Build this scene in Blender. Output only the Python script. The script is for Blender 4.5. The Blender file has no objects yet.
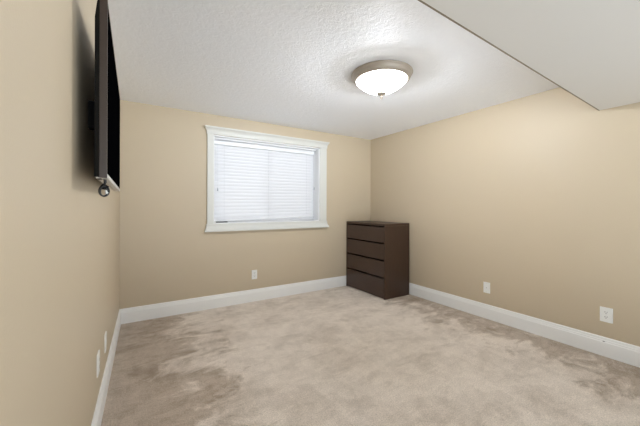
import bpy, bmesh, math, random
from mathutils import Vector, Matrix

random.seed(4)
SC = bpy.context.scene
COL = SC.collection

# ------------------------------------------------------------------ room measures (metres)
F_PX, YAW, HORIZON = 298.2, 0.5582, 206.64
CAM_Z = 1.2261
BACK, RIGHT, LEFT, CEIL = 3.723, 3.3063, -0.1244, 2.3284   # back wall y, right wall x, left corner x, ceiling z
REAR = -0.9
BH, BT = 0.1563, 0.015                                     # baseboard height, thickness
L_ROT = -0.026                                             # the left wall runs slightly off square
SOFFIT_Z = 2.04
WX0, WX1, WZ0, WZ1 = 0.812, 2.312, 1.016, 2.085            # window opening
RECESS = 0.16

# ------------------------------------------------------------------ camera
cam_data = bpy.data.cameras.new('camera')
cam = bpy.data.objects.new('camera', cam_data)
COL.objects.link(cam)
cam_data.sensor_fit = 'HORIZONTAL'
cam_data.sensor_width = 36.0
cam_data.lens = F_PX / 640.0 * 36.0
cam_data.shift_y = (HORIZON - 213.0) / 640.0
cam_data.clip_start = 0.02
ROLL = -0.0034
cam.matrix_world = (Matrix.Translation((0, 0, CAM_Z)) @ Matrix.Rotation(-YAW, 4, 'Z')
                    @ Matrix.Rotation(math.pi / 2, 4, 'X') @ Matrix.Rotation(-ROLL, 4, 'Z'))
SC.camera = cam

# ------------------------------------------------------------------ world, daylight, exposure
world = bpy.data.worlds.new('world')
SC.world = world
world.use_nodes = True
bg = world.node_tree.nodes['Background']
# dim sky; ground band brightened as added fill through the open rear
nt = world.node_tree
w_tc = nt.nodes.new('ShaderNodeTexCoord'); w_sep = nt.nodes.new('ShaderNodeSeparateXYZ'); w_rmp = nt.nodes.new('ShaderNodeValToRGB')
w_map = nt.nodes.new('ShaderNodeMapRange')
w_map.inputs['From Min'].default_value = -1.0
nt.links.new(w_tc.outputs['Generated'], w_sep.inputs[0]); nt.links.new(w_sep.outputs['Z'], w_map.inputs['Value'])
nt.links.new(w_map.outputs['Result'], w_rmp.inputs['Fac']); nt.links.new(w_rmp.outputs['Color'], bg.inputs['Color'])
e = w_rmp.color_ramp.elements
e[0].position = 0.0
e[1].position = 0.54; e[1].color = (0.06, 0.068, 0.075, 1)
q = e.new(0.20); q.color = (0.30, 0.335, 0.36, 1)       # steep downward part dimmed so the added fill favours the ceiling
q = e.new(0.29); q.color = (0.87, 0.945, 1.01, 1)
e[0].color = (0.30, 0.335, 0.36, 1)
q = e.new(0.48); q.color = (0.87, 0.945, 1.01, 1)
bg.inputs['Strength'].default_value = 3.6

BULB_W, BOWL_GLOW = 86.0, 15.0
def area_light(name, loc, target, sx, sy, power, color):
    d = bpy.data.lights.new(name, 'AREA')
    d.shape = 'RECTANGLE'; d.size = sx; d.size_y = sy; d.energy = power; d.color = color
    o = bpy.data.objects.new(name, d)
    COL.objects.link(o)
    o.location = loc
    o.rotation_euler = (Vector(target) - Vector(loc)).to_track_quat('-Z', 'Y').to_euler()
    return o
# daylight falling on the window from outside
area_light('daylight', (1.56, BACK + 1.1, 1.75), (1.56, BACK, 1.55), 2.2, 1.6, 11.0, (1.0, 0.99, 0.98))

vs = SC.view_settings
vs.view_transform = 'Standard'
vs.look = 'None'
vs.exposure = 0.40
vs.gamma = 1.0
vs.use_curve_mapping = False

# ------------------------------------------------------------------ materials
def lin(r, g, b):
    def f(c):
        c /= 255.0
        return c / 12.92 if c <= 0.04045 else ((c + 0.055) / 1.055) ** 2.4
    return (f(r), f(g), f(b), 1.0)

def mat(name, col, rough=0.5, metal=0.0, spec=0.5):
    m = bpy.data.materials.new(name)
    m.use_nodes = True
    b = m.node_tree.nodes['Principled BSDF']
    b.inputs['Base Color'].default_value = col
    b.inputs['Roughness'].default_value = rough
    b.inputs['Metallic'].default_value = metal
    b.inputs['Specular IOR Level'].default_value = spec
    return m

def N(m, kind, **kw):
    n = m.node_tree.nodes.new(kind)
    for k, v in kw.items():
        if k in n.inputs: n.inputs[k].default_value = v
        else: setattr(n, k, v)
    return n
def LK(m, a, b): m.node_tree.links.new(a, b)
def bsdf(m): return m.node_tree.nodes['Principled BSDF']
def coords(m, scale=(1, 1, 1)):
    tc = N(m, 'ShaderNodeTexCoord'); mp = N(m, 'ShaderNodeMapping')
    mp.inputs['Scale'].default_value = scale
    LK(m, tc.outputs['Object'], mp.inputs['Vector'])
    return mp.outputs['Vector']
def noise(m, vec, scale, detail=3.0, rough=0.5, distort=0.0):
    n = N(m, 'ShaderNodeTexNoise')
    n.inputs['Scale'].default_value = scale; n.inputs['Detail'].default_value = detail
    n.inputs['Roughness'].default_value = rough; n.inputs['Distortion'].default_value = distort
    LK(m, vec, n.inputs['Vector'])
    return n.outputs['Fac']
def ramp(m, fac, p0, c0, p1, c1):
    r = N(m, 'ShaderNodeValToRGB')
    e = r.color_ramp.elements
    e[0].position = p0; e[0].color = c0; e[1].position = p1; e[1].color = c1
    LK(m, fac, r.inputs['Fac'])
    return r.outputs['Color']
def mixc(m, fac, a, b, mode='MIX'):
    n = N(m, 'ShaderNodeMix'); n.data_type = 'RGBA'; n.blend_type = mode
    for sock, v in ((n.inputs[0], fac), (n.inputs[6], a), (n.inputs[7], b)):
        if isinstance(v, (float, int, tuple)): sock.default_value = v
        else: LK(m, v, sock)
    return n.outputs[2]
def bump(m, height, strength, dist):
    n = N(m, 'ShaderNodeBump')
    n.inputs['Strength'].default_value = strength; n.inputs['Distance'].default_value = dist
    LK(m, height, n.inputs['Height']); LK(m, n.outputs['Normal'], bsdf(m).inputs['Normal'])

# tan eggshell wall paint
M_WALL = mat('tan_wall_paint', lin(206, 189, 159), 0.46, spec=0.4)
v = coords(M_WALL)
LK(M_WALL, mixc(M_WALL, noise(M_WALL, v, 1.3, 2), lin(194, 179, 154), lin(198, 183, 158)), bsdf(M_WALL).inputs['Base Color'])
bump(M_WALL, noise(M_WALL, v, 140, 2), 0.25, 0.002)

# knock-down textured white ceiling
M_CEIL = mat('textured_white_ceiling', lin(248, 250, 254), 0.62, spec=0.3)
v = coords(M_CEIL)
big = ramp(M_CEIL, noise(M_CEIL, v, 27, 6, 0.66, 0.9), 0.38, (0, 0, 0, 1), 0.62, (1, 1, 1, 1))
bump(M_CEIL, big, 0.32, 0.005)
M_SOFFIT = mat('smooth_white_soffit', lin(220, 217, 212), 0.7, spec=0.3)
bump(M_SOFFIT, noise(M_SOFFIT, coords(M_SOFFIT), 45, 4), 0.12, 0.003)

M_BEAD = mat('shaded_edge_paint', lin(128, 116, 98), 0.6)  # tan edge paint, darkened to hold the shade along the soffit edge
M_TRIM = mat('white_trim_paint', lin(214, 214, 208), 0.38)
bump(M_TRIM, noise(M_TRIM, coords(M_TRIM), 30, 2), 0.05, 0.002)
M_BASE = mat('white_baseboard_paint', lin(243, 243, 241), 0.38)
bump(M_BASE, noise(M_BASE, coords(M_BASE), 30, 2), 0.05, 0.002)
M_JAMB = mat('bright_white_jamb', lin(236, 237, 238), 0.5)
bump(M_JAMB, noise(M_JAMB, coords(M_JAMB), 40, 2), 0.05, 0.002)

# carpet with brushed pile
M_CARPET = mat('beige_cut_pile_carpet', lin(180, 165, 150), 0.95, spec=0.1)
bsdf(M_CARPET).inputs['Sheen Weight'].default_value = 0.15
v = coords(M_CARPET)
def turned(rot, scale):
    n = N(M_CARPET, 'ShaderNodeMapping'); n.inputs['Rotation'].default_value = (0, 0, rot); n.inputs['Scale'].default_value = scale
    LK(M_CARPET, v, n.inputs['Vector'])
    return n.outputs['Vector']
BL, WH = (0, 0, 0, 1), (1, 1, 1, 1)
patch = ramp(M_CARPET, noise(M_CARPET, turned(0.25, (1.0, 1.3, 1.0)), 2.2, 10, 0.68, 0.5), 0.40, BL, 0.55, WH)
strk = ramp(M_CARPET, noise(M_CARPET, turned(0.15, (0.9, 2.0, 1.0)), 5.0, 8, 0.64, 1.0), 0.41, BL, 0.56, WH)
strk2 = ramp(M_CARPET, noise(M_CARPET, turned(-0.1, (2.2, 0.9, 1.0)), 6.5, 7, 0.64, 0.9), 0.40, BL, 0.58, WH)
nap = mixc(M_CARPET, 0.5, patch, mixc(M_CARPET, 0.4, strk, strk2))
# pile colour is darker in a ragged strip beside the two long walls
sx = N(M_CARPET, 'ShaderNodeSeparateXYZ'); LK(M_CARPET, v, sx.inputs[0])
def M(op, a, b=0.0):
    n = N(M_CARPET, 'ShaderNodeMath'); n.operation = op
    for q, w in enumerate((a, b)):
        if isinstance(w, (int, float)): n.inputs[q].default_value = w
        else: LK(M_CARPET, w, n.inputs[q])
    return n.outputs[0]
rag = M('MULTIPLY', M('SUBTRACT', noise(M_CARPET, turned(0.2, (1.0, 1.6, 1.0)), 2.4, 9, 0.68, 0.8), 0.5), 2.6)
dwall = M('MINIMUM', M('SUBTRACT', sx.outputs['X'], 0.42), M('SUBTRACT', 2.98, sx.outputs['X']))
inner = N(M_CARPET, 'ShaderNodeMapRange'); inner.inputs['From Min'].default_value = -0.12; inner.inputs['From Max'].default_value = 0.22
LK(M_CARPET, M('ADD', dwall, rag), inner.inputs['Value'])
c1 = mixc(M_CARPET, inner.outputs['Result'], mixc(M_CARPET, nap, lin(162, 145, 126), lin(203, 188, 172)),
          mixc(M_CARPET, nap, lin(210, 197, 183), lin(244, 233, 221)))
fine = ramp(M_CARPET, noise(M_CARPET, v, 125, 3, 0.7), 0.3, (0.70, 0.70, 0.70, 1), 0.7, (1.18, 1.18, 1.18, 1))
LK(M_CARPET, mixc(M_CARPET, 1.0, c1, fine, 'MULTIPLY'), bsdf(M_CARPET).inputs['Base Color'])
bump(M_CARPET, noise(M_CARPET, v, 170, 3, 0.7), 0.6, 0.008)

# espresso woodgrain
def wood(name, scale, c0, c1, rough):
    m = mat(name, c0, rough, spec=0.5)
    g = noise(m, coords(m, scale), 9, 5, 0.65, 0.4)
    LK(m, mixc(m, g, c0, c1), bsdf(m).inputs['Base Color'])
    bump(m, g, 0.12, 0.001)
    return m
M_WOOD_H = wood('espresso_veneer', (6, 1, 14), lin(52, 36, 28), lin(78, 58, 48), 0.30)
M_WOOD_V = wood('espresso_veneer_upright', (8, 8, 0.7), lin(48, 30, 18), lin(67, 45, 30), 0.4)
M_WOOD_IN = mat('dark_cabinet_interior', lin(30, 22, 18), 0.7)

M_PLATE = mat('white_wall_plate', lin(236, 236, 232), 0.35)
M_SLOT = mat('dark_slot', lin(60, 58, 56), 0.6)
M_SCREW = mat('painted_screw', lin(205, 204, 198), 0.3)
M_NICKEL = mat('brushed_nickel', lin(176, 166, 153), 0.45, 0.35)
n_ = noise(M_NICKEL, coords(M_NICKEL, (1, 1, 30)), 12, 3)
LK(M_NICKEL, mixc(M_NICKEL, n_, lin(168, 158, 146), lin(184, 174, 161)), bsdf(M_NICKEL).inputs['Base Color'])
M_DOME = mat('lit_frosted_glass', lin(245, 240, 228), 0.3)
bsdf(M_DOME).inputs['Emission Color'].default_value = (0.91, 0.95, 1.0, 1)
bsdf(M_DOME).inputs['Emission Strength'].default_value = BOWL_GLOW
td = N(M_DOME, 'ShaderNodeBsdfTransparent'); mx = N(M_DOME, 'ShaderNodeMixShader'); mx.inputs[0].default_value = 0.5
LK(M_DOME, bsdf(M_DOME).outputs[0], mx.inputs[1]); LK(M_DOME, td.outputs[0], mx.inputs[2])
LK(M_DOME, mx.outputs[0], M_DOME.node_tree.nodes['Material Output'].inputs['Surface'])

M_SCREEN = mat('black_matte_screen', lin(4, 4, 5), 0.8, spec=0.0)
M_BEZEL = mat('dark_brown_gloss_plastic', lin(58, 48, 42), 0.35)
M_BLACK = mat('black_matte_plastic', lin(12, 11, 10), 0.6, spec=0.15)
M_SILVER = mat('silver_strip', lin(205, 203, 200), 0.35, 0.3)
M_PALE = mat('pale_grey_plastic', lin(196, 188, 176), 0.5)
M_STEEL = mat('grey_bracket_steel', lin(90, 88, 86), 0.4, 0.7)
M_RUBBER = mat('black_cable_rubber', lin(20, 19, 19), 0.45)
M_VINYL = mat('white_vinyl', lin(240, 241, 243), 0.4)
M_CORD = mat('white_cord', lin(232, 233, 235), 0.8)
M_TASSEL = mat('translucent_grey_plastic', lin(190, 193, 198), 0.4)

# translucent white slats
M_SLAT = mat('white_translucent_slat', lin(238, 239, 242), 0.45)
tr = N(M_SLAT, 'ShaderNodeBsdfTranslucent'); tr.inputs['Color'].default_value = (0.93, 0.92, 0.91, 1)
mx = N(M_SLAT, 'ShaderNodeMixShader'); mx.inputs[0].default_value = 0.30
LK(M_SLAT, bsdf(M_SLAT).outputs[0], mx.inputs[1]); LK(M_SLAT, tr.outputs[0], mx.inputs[2])
LK(M_SLAT, mx.outputs[0], M_SLAT.node_tree.nodes['Material Output'].inputs['Surface'])
# window glass: clear with a faint reflection
M_GLASS = mat('window_glass', (1, 1, 1, 1), 0.03)
tg = N(M_GLASS, 'ShaderNodeBsdfTransparent'); fr = N(M_GLASS, 'ShaderNodeFresnel'); fr.inputs['IOR'].default_value = 1.45
gl = N(M_GLASS, 'ShaderNodeBsdfGlossy'); gl.inputs['Roughness'].default_value = 0.03
mx = N(M_GLASS, 'ShaderNodeMixShader')
LK(M_GLASS, fr.outputs[0], mx.inputs[0]); LK(M_GLASS, tg.outputs[0], mx.inputs[1]); LK(M_GLASS, gl.outputs[0], mx.inputs[2])
LK(M_GLASS, mx.outputs[0], M_GLASS.node_tree.nodes['Material Output'].inputs['Surface'])
# insect screen: fine grey mesh seen as a veil
M_SCRN = mat('grey_insect_mesh', lin(120, 122, 125), 0.7)
tg = N(M_SCRN, 'ShaderNodeBsdfTransparent'); mx = N(M_SCRN, 'ShaderNodeMixShader'); mx.inputs[0].default_value = 0.92
LK(M_SCRN, bsdf(M_SCRN).outputs[0], mx.inputs[1]); LK(M_SCRN, tg.outputs[0], mx.inputs[2])
LK(M_SCRN, mx.outputs[0], M_SCRN.node_tree.nodes['Material Output'].inputs['Surface'])

# ------------------------------------------------------------------ mesh helpers
def add_box(bm, x0, x1, y0, y1, z0, z1, bevel=0.0, seg=2):
    t = bmesh.new()
    bmesh.ops.create_cube(t, size=1.0)
    for w in t.verts:
        w.co = Vector(((x0 + x1) / 2 + w.co.x * (x1 - x0), (y0 + y1) / 2 + w.co.y * (y1 - y0), (z0 + z1) / 2 + w.co.z * (z1 - z0)))
    if bevel > 0:
        bmesh.ops.bevel(t, geom=t.edges[:], offset=bevel, segments=seg, affect='EDGES', profile=0.5)
    me = bpy.data.meshes.new('tmp'); t.to_mesh(me); t.free(); bm.from_mesh(me); bpy.data.meshes.remove(me)
    return bm
def box(*a, **k): return add_box(bmesh.new(), *a, **k)

def add_prism(bm, prof, to3d, t0, t1):
    """closed 2-D profile swept from t0 to t1; to3d(u, v, t) gives the point"""
    a = [bm.verts.new(to3d(u, w, t0)) for u, w in prof]
    b = [bm.verts.new(to3d(u, w, t1)) for u, w in prof]
    n = len(prof)
    for i in range(n):
        bm.faces.new((a[i], a[(i + 1) % n], b[(i + 1) % n], b[i]))
    bm.faces.new(a[::-1]); bm.faces.new(b)
    bmesh.ops.recalc_face_normals(bm, faces=bm.faces[:])
    return bm

def add_lathe(bm, prof, seg=64, axis='Z', origin=(0, 0, 0)):
    rings = []
    O = Vector(origin)
    def P(r, h, a):
        c, s = math.cos(a) * r, math.sin(a) * r
        return O + (Vector((c, s, h)) if axis == 'Z' else Vector((h, c, s)) if axis == 'X' else Vector((c, h, s)))
    for r, h in prof:
        if r < 1e-6: rings.append([bm.verts.new(P(0, h, 0))])
        else: rings.append([bm.verts.new(P(r, h, 2 * math.pi * k / seg)) for k in range(seg)])
    for A, B in zip(rings, rings[1:]):
        for k in range(seg):
            q = [A[k % len(A)], A[(k + 1) % len(A)], B[(k + 1) % len(B)], B[k % len(B)]]
            u = []
            for w in q:
                if w not in u: u.append(w)
            if len(u) > 2:
                try: bm.faces.new(u)
                except ValueError: pass
    bmesh.ops.recalc_face_normals(bm, faces=bm.faces[:])
    return bm

def add_tube(bm, pts, r, seg=8, closed=False):
    pts = [Vector(p) for p in pts]; n = len(pts); rings = []
    up = Vector((0.31, 0.17, 0.93)).normalized()
    for i, p in enumerate(pts):
        a = pts[(i - 1) % n] if (closed or i > 0) else p
        b = pts[(i + 1) % n] if (closed or i < n - 1) else p
        t = (b - a).normalized()
        s = t.cross(up)
        if s.length < 1e-3: s = t.cross(Vector((1, 0, 0)))
        s.normalize(); w = s.cross(t)
        rr = r[i] if isinstance(r, (list, tuple)) else r
        rings.append([bm.verts.new(p + rr * (math.cos(2 * math.pi * k / seg) * s + math.sin(2 * math.pi * k / seg) * w)) for k in range(seg)])
    m = n if closed else n - 1
    for i in range(m):
        A, B = rings[i], rings[(i + 1) % n]
        for k in range(seg):
            bm.faces.new((A[k], A[(k + 1) % seg], B[(k + 1) % seg], B[k]))
    if not closed:
        bm.faces.new(rings[0][::-1]); bm.faces.new(rings[-1])
    bmesh.ops.recalc_face_normals(bm, faces=bm.faces[:])
    return bm

def obj(name, bm, m, parent=None, smooth=False, loc=None):
    me = bpy.data.meshes.new(name)
    bm.to_mesh(me); bm.free()
    me.materials.append(m)
    if smooth:
        for p in me.polygons: p.use_smooth = True
        me.set_sharp_from_angle(angle=math.radians(38))
    o = bpy.data.objects.new(name, me)
    COL.objects.link(o)
    if parent is not None: o.parent = parent
    if loc is not None: o.location = loc
    return o
def tag(o, label=None, cat=None, group=None, kind=None):
    for k, val in (('label', label), ('category', cat), ('group', group), ('kind', kind)):
        if val: o[k] = val
    return o
def thing(name, label, cat, loc=(0, 0, 0), rotz=0.0, group=None):
    o = bpy.data.objects.new(name, None)
    o.empty_display_size = 0.1
    COL.objects.link(o)
    o.location = loc; o.rotation_euler = (0, 0, rotz)
    return tag(o, label, cat, group)
def struct(name, bm, m, label, cat, parent=None, smooth=False):
    o = obj(name, bm, m, parent, smooth)
    return tag(o, label, cat, kind='structure')

# ================================================================== THE ROOM
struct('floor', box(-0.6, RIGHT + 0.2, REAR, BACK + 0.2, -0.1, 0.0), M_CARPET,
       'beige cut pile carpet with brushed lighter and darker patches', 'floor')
struct('ceiling', box(-0.6, RIGHT + 0.2, 0.55, BACK + 0.22, CEIL, CEIL + 0.12), M_CEIL,
       'white ceiling with rough knockdown texture around the round lamp', 'ceiling')

# back wall, one mesh with the window opening cut out of it
bm = bmesh.new()
T = 0.24
add_box(bm, -0.6, WX0, BACK, BACK + T, -0.05, CEIL + 0.05)
add_box(bm, WX1, RIGHT + 0.2, BACK, BACK + T, -0.05, CEIL + 0.05)
add_box(bm, WX0, WX1, BACK, BACK + T, -0.05, WZ0)
add_box(bm, WX0, WX1, BACK, BACK + T, WZ1, CEIL + 0.05)
struct('wall_back', bm, M_WALL, 'tan painted wall with the white framed window', 'wall')
struct('wall_right', box(RIGHT, RIGHT + 0.14, REAR, BACK + 0.05, -0.05, CEIL + 0.05), M_WALL,
       'tan painted wall behind the dark dresser, two wall plates low on it', 'wall')
lw = struct('wall_left', box(-0.14, 0, -(BACK - REAR), 0.05, -0.05, CEIL + 0.05), M_WALL,
            'tan painted wall carrying the television', 'wall')
lw.location = (LEFT, BACK, 0); lw.rotation_euler = (0, 0, L_ROT)

# dropped soffit in front of the room
SX0, SY0, SX1, SY1 = 0.947, 0.791, RIGHT, 0.883
k = (SY1 - SY0) / (SX1 - SX0)
def sy(x): return SY0 + k * (x - SX0)
def slab(z0, z1, yb, x0=-0.5, x1=RIGHT + 0.1, yf=REAR):
    bm = bmesh.new()
    pr = [(x0, yf if yf == REAR else sy(x0) + yf), (x1, yf if yf == REAR else sy(x1) + yf), (x1, sy(x1) + yb), (x0, sy(x0) + yb)]
    return add_prism(bm, pr, lambda u, w, t: Vector((u, w, t)), z0, z1)
so = struct('trim_1', slab(SOFFIT_Z, CEIL + 0.1, 0.0), M_SOFFIT, 'smooth white dropped soffit crossing the top right corner', 'soffit')
bead = obj('shaded_paint_edge', slab(SOFFIT_Z - 0.0015, SOFFIT_Z + 0.02, 0.002, yf=-0.0055), M_BEAD, so)

# baseboards: flat board with a stepped, rounded cap
def base_prof():
    return [(0, 0), (BT, 0), (BT, BH * 0.74), (BT * 0.82, BH * 0.765), (BT * 0.82, BH * 0.83), (BT * 0.66, BH * 0.87),
            (BT * 0.62, BH * 0.955), (BT * 0.4, BH), (0, BH)]
bm = add_prism(bmesh.new(), base_prof(), lambda u, w, t: Vector((t, BACK - u, w)), LEFT + 0.002, RIGHT)
bb = struct('baseboard_back', bm, M_BASE, 'white stepped baseboard under the window wall', 'baseboard')
bm = add_prism(bmesh.new(), base_prof(), lambda u, w, t: Vector((RIGHT - u, t, w)), REAR, BACK - BT)
br = struct('baseboard_right', bm, M_BASE, 'white stepped baseboard along the wall right of the dresser', 'baseboard')
bm = add_prism(bmesh.new(), base_prof(), lambda u, w, t: Vector((u, t, w)), -(BACK - REAR), -BT)
bl = struct('baseboard_left', bm, M_BASE, 'white stepped baseboard below the television wall', 'baseboard')
bl.location = (LEFT, BACK, 0); bl.rotation_euler = (0, 0, L_ROT)
# small chip in the cap of the right baseboard
bm = bmesh.new()
bmesh.ops.create_icosphere(bm, subdivisions=2, radius=0.5)
for w in bm.verts:
    w.co = Vector((w.co.x * 0.003, w.co.y * 0.016 * (1 + 0.4 * math.sin(w.co.z * 9)), w.co.z * 0.008)) + Vector((RIGHT - BT * 0.82, 0.846, 0.121))
obj('paint_chip', bm, M_SLOT, br, True)

# ------------------------------------------------------------------ window
win = bpy.data.objects.new('window_1', None); COL.objects.link(win)
win.location = (0, BACK, 0)
tag(win, 'white cased sliding window behind the closed blind', 'window', kind='structure')
CX0, CX1 = 0.738, 2.428          # outer edges of the side casings
CT = 0.02
def wbox(*a, **k): return box(*a, **k)
for x0, x1 in ((CX0, WX0), (WX1, CX1)):
    obj('side_casing', wbox(x0, x1, -CT, 0, WZ0, WZ1 + 0.005, bevel=0.003), M_TRIM, win)
# head casing: crown profile with returned ends
def crown(zlo, zhi, flip, x0, x1):
    H = zhi - zlo
    prof = [(0, 0), (0.022, 0), (0.024, 0.14), (0.022, 0.2), (0.024, 0.36), (0.028, 0.52), (0.036, 0.68), (0.046, 0.80), (0.050, 0.84), (0.050, 1.0), (0, 1.0)]
    bm = bmesh.new()
    rings = []
    for d, q in prof:
        z = zlo + H * (1 - q if flip else q)
        e = max(d - 0.016, 0.0) * 0.8 if d > 0 else 0
        e = 0.0 if d == 0 else e
        rings.append((d, z, e))
    # stretch the ends with the depth so the return shows the same outline
    A = [bm.verts.new((x0 - e, -d, z)) for d, z, e in rings]
    B = [bm.verts.new((x1 + e, -d, z)) for d, z, e in rings]
    # wall-side ends follow the front outline too
    A2 = [bm.verts.new((x0 - e, 0, z)) for d, z, e in rings]
    B2 = [bm.verts.new((x1 + e, 0, z)) for d, z, e in rings]
    n = len(rings)
    for i in range(1, n - 2):
        bm.faces.new((A[i], B[i], B[i + 1], A[i + 1]))
        bm.faces.new((A[i], A[i + 1], A2[i + 1], A2[i]))
        bm.faces.new((B[i], B2[i], B2[i + 1], B[i + 1]))
        bm.faces.new((A2[i], A2[i + 1], B2[i + 1], B2[i]))
    bm.faces.new((A[1], A2[1], B2[1], B[1])); bm.faces.new((A[n - 2], B[n - 2], B2[n - 2], A2[n - 2]))
    for vv in (A[0], A[n - 1], B[0], B[n - 1], A2[0], A2[n - 1], B2[0], B2[n - 1]): bm.verts.remove(vv)
    bmesh.ops.recalc_face_normals(bm, faces=bm.faces[:])
    return bm
obj('head_casing', crown(WZ1 + 0.005, WZ1 + 0.094, False, CX0 - 0.003, CX1 + 0.003), M_TRIM, win, True)
obj('apron', crown(0.922, WZ0, True, CX0 - 0.003, CX1 + 0.003), M_TRIM, win, True)
# jamb lining of the recess
J = 0.012
obj('side_jamb', wbox(WX0 - 0.001, WX0 + J, -0.004, RECESS + 0.06, WZ0, WZ1), M_JAMB, win)
obj('side_jamb', wbox(WX1 - J, WX1 + 0.001, -0.004, RECESS + 0.06, WZ0, WZ1), M_JAMB, win)
obj('head_jamb', wbox(WX0, WX1, -0.004, RECESS + 0.06, WZ1 - J, WZ1 + 0.001), M_JAMB, win)
obj('stool', wbox(WX0, WX1, -0.004, RECESS + 0.06, WZ0 - 0.001, WZ0 + J * 0.7), M_JAMB, win)
# vinyl slider: outer frame, two sashes, panes
IX0, IX1, IZ0, IZ1 = WX0 + J, WX1 - J, WZ0 + J * 0.7, WZ1 - J
def frame(x0, x1, z0, z1, y0, y1, w):
    bm = bmesh.new()
    add_box(bm, x0, x0 + w, y0, y1, z0, z1, 0.002); add_box(bm, x1 - w, x1, y0, y1, z0, z1, 0.002)
    add_box(bm, x0 + w, x1 - w, y0, y1, z0, z0 + w, 0.002); add_box(bm, x0 + w, x1 - w, y0, y1, z1 - w, z1, 0.002)
    return bm
obj('window_frame', frame(IX0, IX1, IZ0, IZ1, RECESS, RECESS + 0.06, 0.020), M_VINYL, win)
MX = 1.575
s1 = obj('sash', frame(IX0 + 0.020, MX + 0.02, IZ0 + 0.020, IZ1 - 0.020, RECESS + 0.004, RECESS + 0.026, 0.032), M_VINYL, win)
s2 = obj('sash', frame(MX - 0.02, IX1 - 0.020, IZ0 + 0.020, IZ1 - 0.020, RECESS + 0.03, RECESS + 0.052, 0.032), M_VINYL, win)
obj('pane', wbox(IX0 + 0.050, MX - 0.012, RECESS + 0.013, RECESS + 0.017, IZ0 + 0.050, IZ1 - 0.050), M_GLASS, s1)
obj('pane', wbox(MX + 0.012, IX1 - 0.050, RECESS + 0.039, RECESS + 0.043, IZ0 + 0.050, IZ1 - 0.050), M_GLASS, s2)
obj('insect_screen', wbox(MX + 0.01, IX1 - 0.025, RECESS + 0.055, RECESS + 0.057, IZ0 + 0.025, IZ1 - 0.025), M_SCRN, win)

# ------------------------------------------------------------------ blind (hangs inside the recess)
BX0, BX1, BY = WX0 + J + 0.012, WX1 - J - 0.020, 0.100
blind = thing('window_blind', 'closed white horizontal slat blind hanging inside the window recess, bottom rail sagging left', 'blind', (0, BACK + BY, 0))
bm = bmesh.new()
add_box(bm, BX0, BX1, -0.012, 0.050, 1.996, 2.046, 0.003)
obj('headrail', bm, M_VINYL, blind)
obj('mounting_strip', box(BX0 - 0.006, BX1 + 0.006, -0.040, -0.026, 2.053, WZ1 - J - 0.0003, bevel=0.002), M_VINYL, blind)
PITCH, SW, NS = 0.0415, 0.052, 23
TILT = math.radians(66)
def rail_z(x): return 1.040 + (x - 0.83) * 0.032
bm = bmesh.new()
tops = 1.992
for i in range(NS):
    zc = tops - 0.018 - i * PITCH
    slope = 0.032 * max(0, (i - (NS - 15)) / 15.0)
    pr = []
    for side in (1, -1):
        rng = range(7) if side == 1 else range(6, -1, -1)
        for q in rng:
            s = (q / 6.0 - 0.5) * SW
            c = 0.004 * (1 - (2 * s / SW) ** 2) + side * 0.0012
            # room-side edge hangs low
            y = 0.024 + s * math.cos(TILT) - c * math.sin(TILT)
            z = zc + s * math.sin(TILT) + c * math.cos(TILT)
            pr.append((y, z))
    add_prism(bm, pr, lambda u, w, t, sl=slope: Vector((t, u, w + sl * (t - BX1) * 1.0 + 0.0)), BX0 + 0.003, BX1 - 0.003)
obj('slats', bm, M_SLAT, blind, True)
bm = bmesh.new()
add_prism(bm, [(0.002, -0.006), (0.006, -0.009), (0.044, -0.009), (0.048, -0.006), (0.048, 0.006), (0.044, 0.009), (0.006, 0.009), (0.002, 0.006)],
          lambda u, w, t: Vector((t, u, w + rail_z(t))), BX0 + 0.003, BX1 - 0.003)
obj('bottom_rail', bm, M_VINYL, blind)
for x in (BX0 + 0.13, (BX0 + BX1) / 2, BX1 - 0.13):
    bm = bmesh.new()
    add_tube(bm, [(x, -0.001, 2.01), (x, 0.0005, rail_z(x))], 0.0013, 6)
    obj('ladder_cord', bm, M_CORD, blind, True)
for x, zt in ((0.880, 1.43), (2.272, 1.49)):
    bm = bmesh.new()
    add_tube(bm, [(x, -0.019, 2.01), (x + 0.001, -0.019, zt + 0.02)], 0.0014, 6)
    c = obj('pull_cord', bm, M_CORD, blind, True)
    bm = add_lathe(bmesh.new(), [(0, 0.026), (0.004, 0.025), (0.0065, 0.012), (0.0085, -0.012), (0.007, -0.016), (0, -0.016)], 14, 'Z', (x + 0.001, -0.019, zt))
    obj('tassel', bm, M_TASSEL, c, True)

# dark bar on the ledge
bar = bmesh.new()
zb = WZ0 + J * 0.7
add_box(bar, 0.856, 1.000, 0.060, 0.078, zb, zb + 0.013, 0.005, 3)
for w in bar.verts: w.co.y += BACK
tag(obj('latch_bar', bar, M_RUBBER), 'small black bar lying on the window ledge under the left end of the blind', 'bar')

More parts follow.
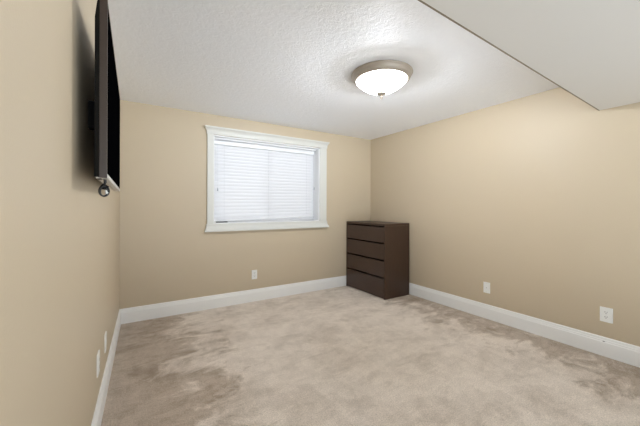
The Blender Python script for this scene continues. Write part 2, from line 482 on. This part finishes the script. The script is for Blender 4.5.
# ------------------------------------------------------------------ dresser (drawers face the left wall)
DX, DY, DW, DD, DH = 2.800, 2.871, 0.835, 0.466, 1.0
dr = thing('dresser', 'tall espresso brown four drawer dresser standing in the right corner', 'dresser', (DX, DY, 0))
PT = 0.018
obj('top_panel', box(0, DD, 0, DW, DH - 0.030, DH, bevel=0.002), M_WOOD_V, dr)
obj('side_panel', box(0, DD, 0, PT, 0.0, DH - 0.0305, bevel=0.0015), M_WOOD_V, dr)
obj('side_panel', box(0, DD, DW - PT, DW, 0.0, DH - 0.0305, bevel=0.0015), M_WOOD_V, dr)
obj('back_panel', box(DD - 0.012, DD - 0.004, PT, DW - PT, 0.01, DH - 0.0305), M_WOOD_IN, dr)
obj('plinth', box(0.03, 0.045, PT, DW - PT, 0.0, 0.05), M_WOOD_IN, dr)
for z0, z1 in ((0.750, 0.953), (0.523, 0.729), (0.293, 0.501), (0.010, 0.271)):
    d = obj('drawer', box(0.001, 0.019, PT + 0.002, DW - PT - 0.002, z0, z1, bevel=0.0018), M_WOOD_H, dr)
    bm = bmesh.new()       # the drawer's own box behind its front
    add_box(bm, 0.019, 0.40, PT + 0.012, PT + 0.024, z0 + 0.02, z1 - 0.035)
    add_box(bm, 0.019, 0.40, DW - PT - 0.024, DW - PT - 0.012, z0 + 0.02, z1 - 0.035)
    add_box(bm, 0.388, 0.40, PT + 0.024, DW - PT - 0.024, z0 + 0.02, z1 - 0.035)
    add_box(bm, 0.019, 0.40, PT + 0.012, DW - PT - 0.012, z0 + 0.014, z0 + 0.02)
    obj('drawer_box', bm, M_WOOD_IN, d)

# ------------------------------------------------------------------ ceiling lamp
LX, LY = 1.742, 1.832
lamp = thing('ceiling_lamp', 'round flush ceiling lamp with brushed nickel rim and lit white glass bowl', 'lamp', (LX, LY, CEIL))
obj('rim', add_lathe(bmesh.new(), [(0, 0), (0.243, 0), (0.249, -0.003), (0.251, -0.009), (0.248, -0.015), (0.243, -0.018), (0.240, -0.024), (0.238, -0.034),
    (0.230, -0.047), (0.218, -0.056), (0.211, -0.059), (0.206, -0.056), (0.205, -0.040), (0, -0.040)], 72), M_NICKEL, lamp, True)
pr = []
for i in range(15):
    a = i / 14 * math.pi / 2
    pr.append((0.206 * math.cos(a) if i < 14 else 0, -0.052 - 0.104 * math.sin(a) ** 1.55))
bowl = obj('glass_bowl', add_lathe(bmesh.new(), pr, 64), M_DOME, lamp, True)
bd = bpy.data.lights.new('bulb', 'POINT'); bd.energy = BULB_W; bd.shadow_soft_size = 0.035; bd.color = (0.90, 0.95, 1.02)
bulb = bpy.data.objects.new('bulb', bd); COL.objects.link(bulb); bulb.parent = lamp; bulb.location = (0, 0, -0.082)
obj('finial', add_lathe(bmesh.new(), [(0, -0.152), (0.040, -0.157), (0.042, -0.161), (0.032, -0.167), (0.013, -0.174), (0.008, -0.181),
    (0.011, -0.188), (0.012, -0.195), (0.008, -0.203), (0.004, -0.207), (0.005, -0.212), (0, -0.215)], 24), M_NICKEL, lamp, True)

# ------------------------------------------------------------------ television on the left wall
TVX, TY0, TY1, TZ0, TZ1 = -0.086, 1.38, 2.61, 1.332, 2.006
tv = thing('television', 'thin black flat television mounted high on the left wall', 'television', (TVX, (TY0 + TY1) / 2, TZ0))
hw, th_ = (TY1 - TY0) / 2, TZ1 - TZ0
bm = bmesh.new()
add_box(bm, -0.024, 0, -hw, -hw + 0.011, 0, th_, 0.001)
add_box(bm, -0.024, 0, hw - 0.011, hw, 0, th_, 0.001)
add_box(bm, -0.024, 0, -hw + 0.011, hw - 0.011, th_ - 0.011, th_, 0.001)
obj('bezel', bm, M_BEZEL, tv)
obj('screen', box(-0.020, -0.0015, -hw + 0.011, hw - 0.011, 0.017, th_ - 0.011), M_SCREEN, tv)
obj('chin_strip', box(-0.020, 0.0005, -hw + 0.0105, hw - 0.0105, 0.0, 0.017, bevel=0.001), M_SILVER, tv)
# rear shell, its edges sloping in towards the wall
bm = bmesh.new()
def shell(y, z, x): return bm.verts.new((x, y, z))
lev = [(-0.024, 0.002, 0.002), (-0.032, 0.003, 0.015), (-0.039, 0.005, 0.075), (-0.047, 0.11, 0.15)]
rings = [[shell(sgy * (hw - e), (e if sgz < 0 else th_ - et), x) for sgy, sgz in ((-1, -1), (1, -1), (1, 1), (-1, 1))] for x, e, et in lev]
for A, B in zip(rings, rings[1:]):
    for i in range(4): bm.faces.new((A[i], A[(i + 1) % 4], B[(i + 1) % 4], B[i]))
bm.faces.new(rings[0]); bm.faces.new(rings[-1])
bmesh.ops.recalc_face_normals(bm, faces=bm.faces[:])
obj('rear_shell', bm, M_BLACK, tv)
obj('bottom_cover', box(-0.036, -0.0205, -hw + 0.012, hw - 0.012, -0.001, 0.005), M_PALE, tv)
obj('port', box(-0.033, -0.022, -hw + 0.03, -hw + 0.10, -0.0025, 0.002), M_BLACK, tv)
# wall bracket: two vertical rails hooked on a wall plate
bm = bmesh.new()
for y in (-0.29, 0.22):
    add_box(bm, -0.064, -0.0465, y - 0.015, y + 0.015, 0.14, 0.46, 0.002)
add_box(bm, -0.0655, -0.0635, -0.31, 0.26, 0.22, 0.40)
obj('wall_bracket', bm, M_BLACK, tv)
for y in (-0.27, 0.06):
    yw = (TY0 + TY1) / 2 + y
    xw = LEFT + (BACK - yw) * math.tan(L_ROT) - TVX
    obj('mount_pad', box(xw + 0.0008, -0.0652, y - 0.03, y + 0.03, 0.25, 0.37), M_BLACK, tv)

# coiled cable hanging under the near corner of the television
cx, cy, cz = -0.0985, 1.470, 1.285
coil = thing('coiled_cable', 'small coil of black cable hanging below the near corner of the television', 'cable', (cx, cy, TZ0))
bm = bmesh.new()
pts = []
n = 66
for i in range(n):
    a = i / 22 * 2 * math.pi + math.pi / 2
    t = i / n
    R = 0.0155 + 0.003 * math.sin(3.1 * t * 6)
    pts.append((0.003 * math.sin(a * 0.5 + 1) + R * math.cos(a) * 0.9, -0.010 + 0.014 * t + 0.5 * R * math.cos(a) * 0.4, cz - TZ0 + R * 1.25 * math.sin(a)))
add_tube(bm, pts, 0.0031, 8)
obj('cable_loops', bm, M_RUBBER, coil, True)
bm = bmesh.new()
add_tube(bm, [(0.0, 0.0, 0.001), (0.001, 0.001, -0.012), (-0.003, 0.0, -0.024), (-0.006, 0.002, -0.033)], 0.0052, 8)
obj('cable_lead', bm, M_RUBBER, coil, True)
bm = bmesh.new()
add_tube(bm, [(-0.012, -0.002, -0.026), (-0.006, 0.0, -0.030), (0.002, 0.001, -0.031), (0.012, 0.002, -0.034)], [0.009, 0.011, 0.010, 0.007], 10)
obj('plug', bm, M_BLACK, coil, True)
bm = bmesh.new()
add_tube(bm, [(0.004, -0.004, -0.043), (0.007, -0.003, -0.052), (0.005, -0.003, -0.064)], [0.0045, 0.0055, 0.0035], 8)
obj('cable_tag', bm, M_PLATE, coil, True)

# ------------------------------------------------------------------ wall plates
def make_plate(name, label, cat, loc, rotz, kind, w=0.072, h=0.117):
    """plate lies in local XZ, facing local -Y"""
    t = thing(name, label, cat, loc, rotz, 'white wall plates low on the walls')
    bm = add_prism(bmesh.new(), [(-w / 2, 0), (-w / 2, -0.003), (-w / 2 + 0.004, -0.006), (w / 2 - 0.004, -0.006), (w / 2, -0.003), (w / 2, 0)],
                   lambda u, q, s: Vector((u, q, s)), -h / 2, h / 2)
    obj('cover_plate', bm, M_PLATE, t)
    if kind == 'duplex':
        for zc in (0.0195, -0.0195):
            bm = bmesh.new()
            prof = []
            for i in range(24):
                a = 2 * math.pi * i / 24
                prof.append((max(-0.0165, min(0.0165, 0.0185 * math.cos(a))), zc + max(-0.0135, min(0.0135, 0.0165 * math.sin(a)))))
            add_prism(bm, prof, lambda u, q, s: Vector((u, s, q)), -0.005, -0.0078)
            r = obj('receptacle', bm, M_PLATE, t)
            bm = bmesh.new()
            add_box(bm, -0.0085, -0.0055, -0.0082, -0.0070, zc - 0.001, zc + 0.009)
            add_box(bm, 0.0055, 0.0085, -0.0082, -0.0070, zc, zc + 0.008)
            add_lathe(bm, [(0, -0.0082), (0.0028, -0.0082), (0.0028, -0.007), (0, -0.007)], 12, 'Y', (0, 0, zc - 0.0065))
            obj('slots', bm, M_SLOT, r)
        screws = (0.0,)
    elif kind == 'jack':
        bm = box(-0.011, 0.011, -0.0085, -0.005, -0.012, 0.012, bevel=0.001)
        r = obj('jack', bm, M_PLATE, t)
        obj('socket_hole', box(-0.006, 0.006, -0.0088, -0.0075, -0.006, 0.005), M_SCREW, r)
        screws = (0.042, -0.042)
    else:
        r = obj('rocker', box(-0.0165, 0.0165, -0.0085, -0.005, -0.033, 0.033, bevel=0.0012), M_PLATE, t)
        screws = (0.048, -0.048)
    for z in screws:
        obj('screw', add_lathe(bmesh.new(), [(0, -0.0072), (0.0025, -0.0070), (0.0032, -0.006), (0, -0.0058)], 12, 'Y', (0, 0, z)), M_SCREW, t, True)
    return t
make_plate('power_outlet', 'white outlet on the tan wall below the window', 'outlet', (1.327, BACK, 0.345), 0.0, 'duplex')
make_plate('jack_plate', 'white jack plate on the right wall nearer the dresser', 'wall plate', (RIGHT, 1.814, 0.340), -math.pi / 2, 'jack')
make_plate('power_outlet', 'white two socket outlet on the right wall farther from the dresser', 'outlet', (RIGHT, 0.833, 0.343), -math.pi / 2, 'duplex', 0.080, 0.120)
def on_left(y): return (LEFT + (BACK - y) * math.tan(L_ROT), y)
x, y = on_left(2.055)
make_plate('wall_plate', 'nearer of the two white wall plates low on the left wall', 'wall plate', (x, y, 0.352), math.pi / 2 + L_ROT, 'duplex', 0.080, 0.120)
x, y = on_left(2.415)
make_plate('wall_plate', 'farther of two white left wall plates, next to the back corner', 'wall plate', (x, y, 0.330), math.pi / 2 + L_ROT, 'jack')
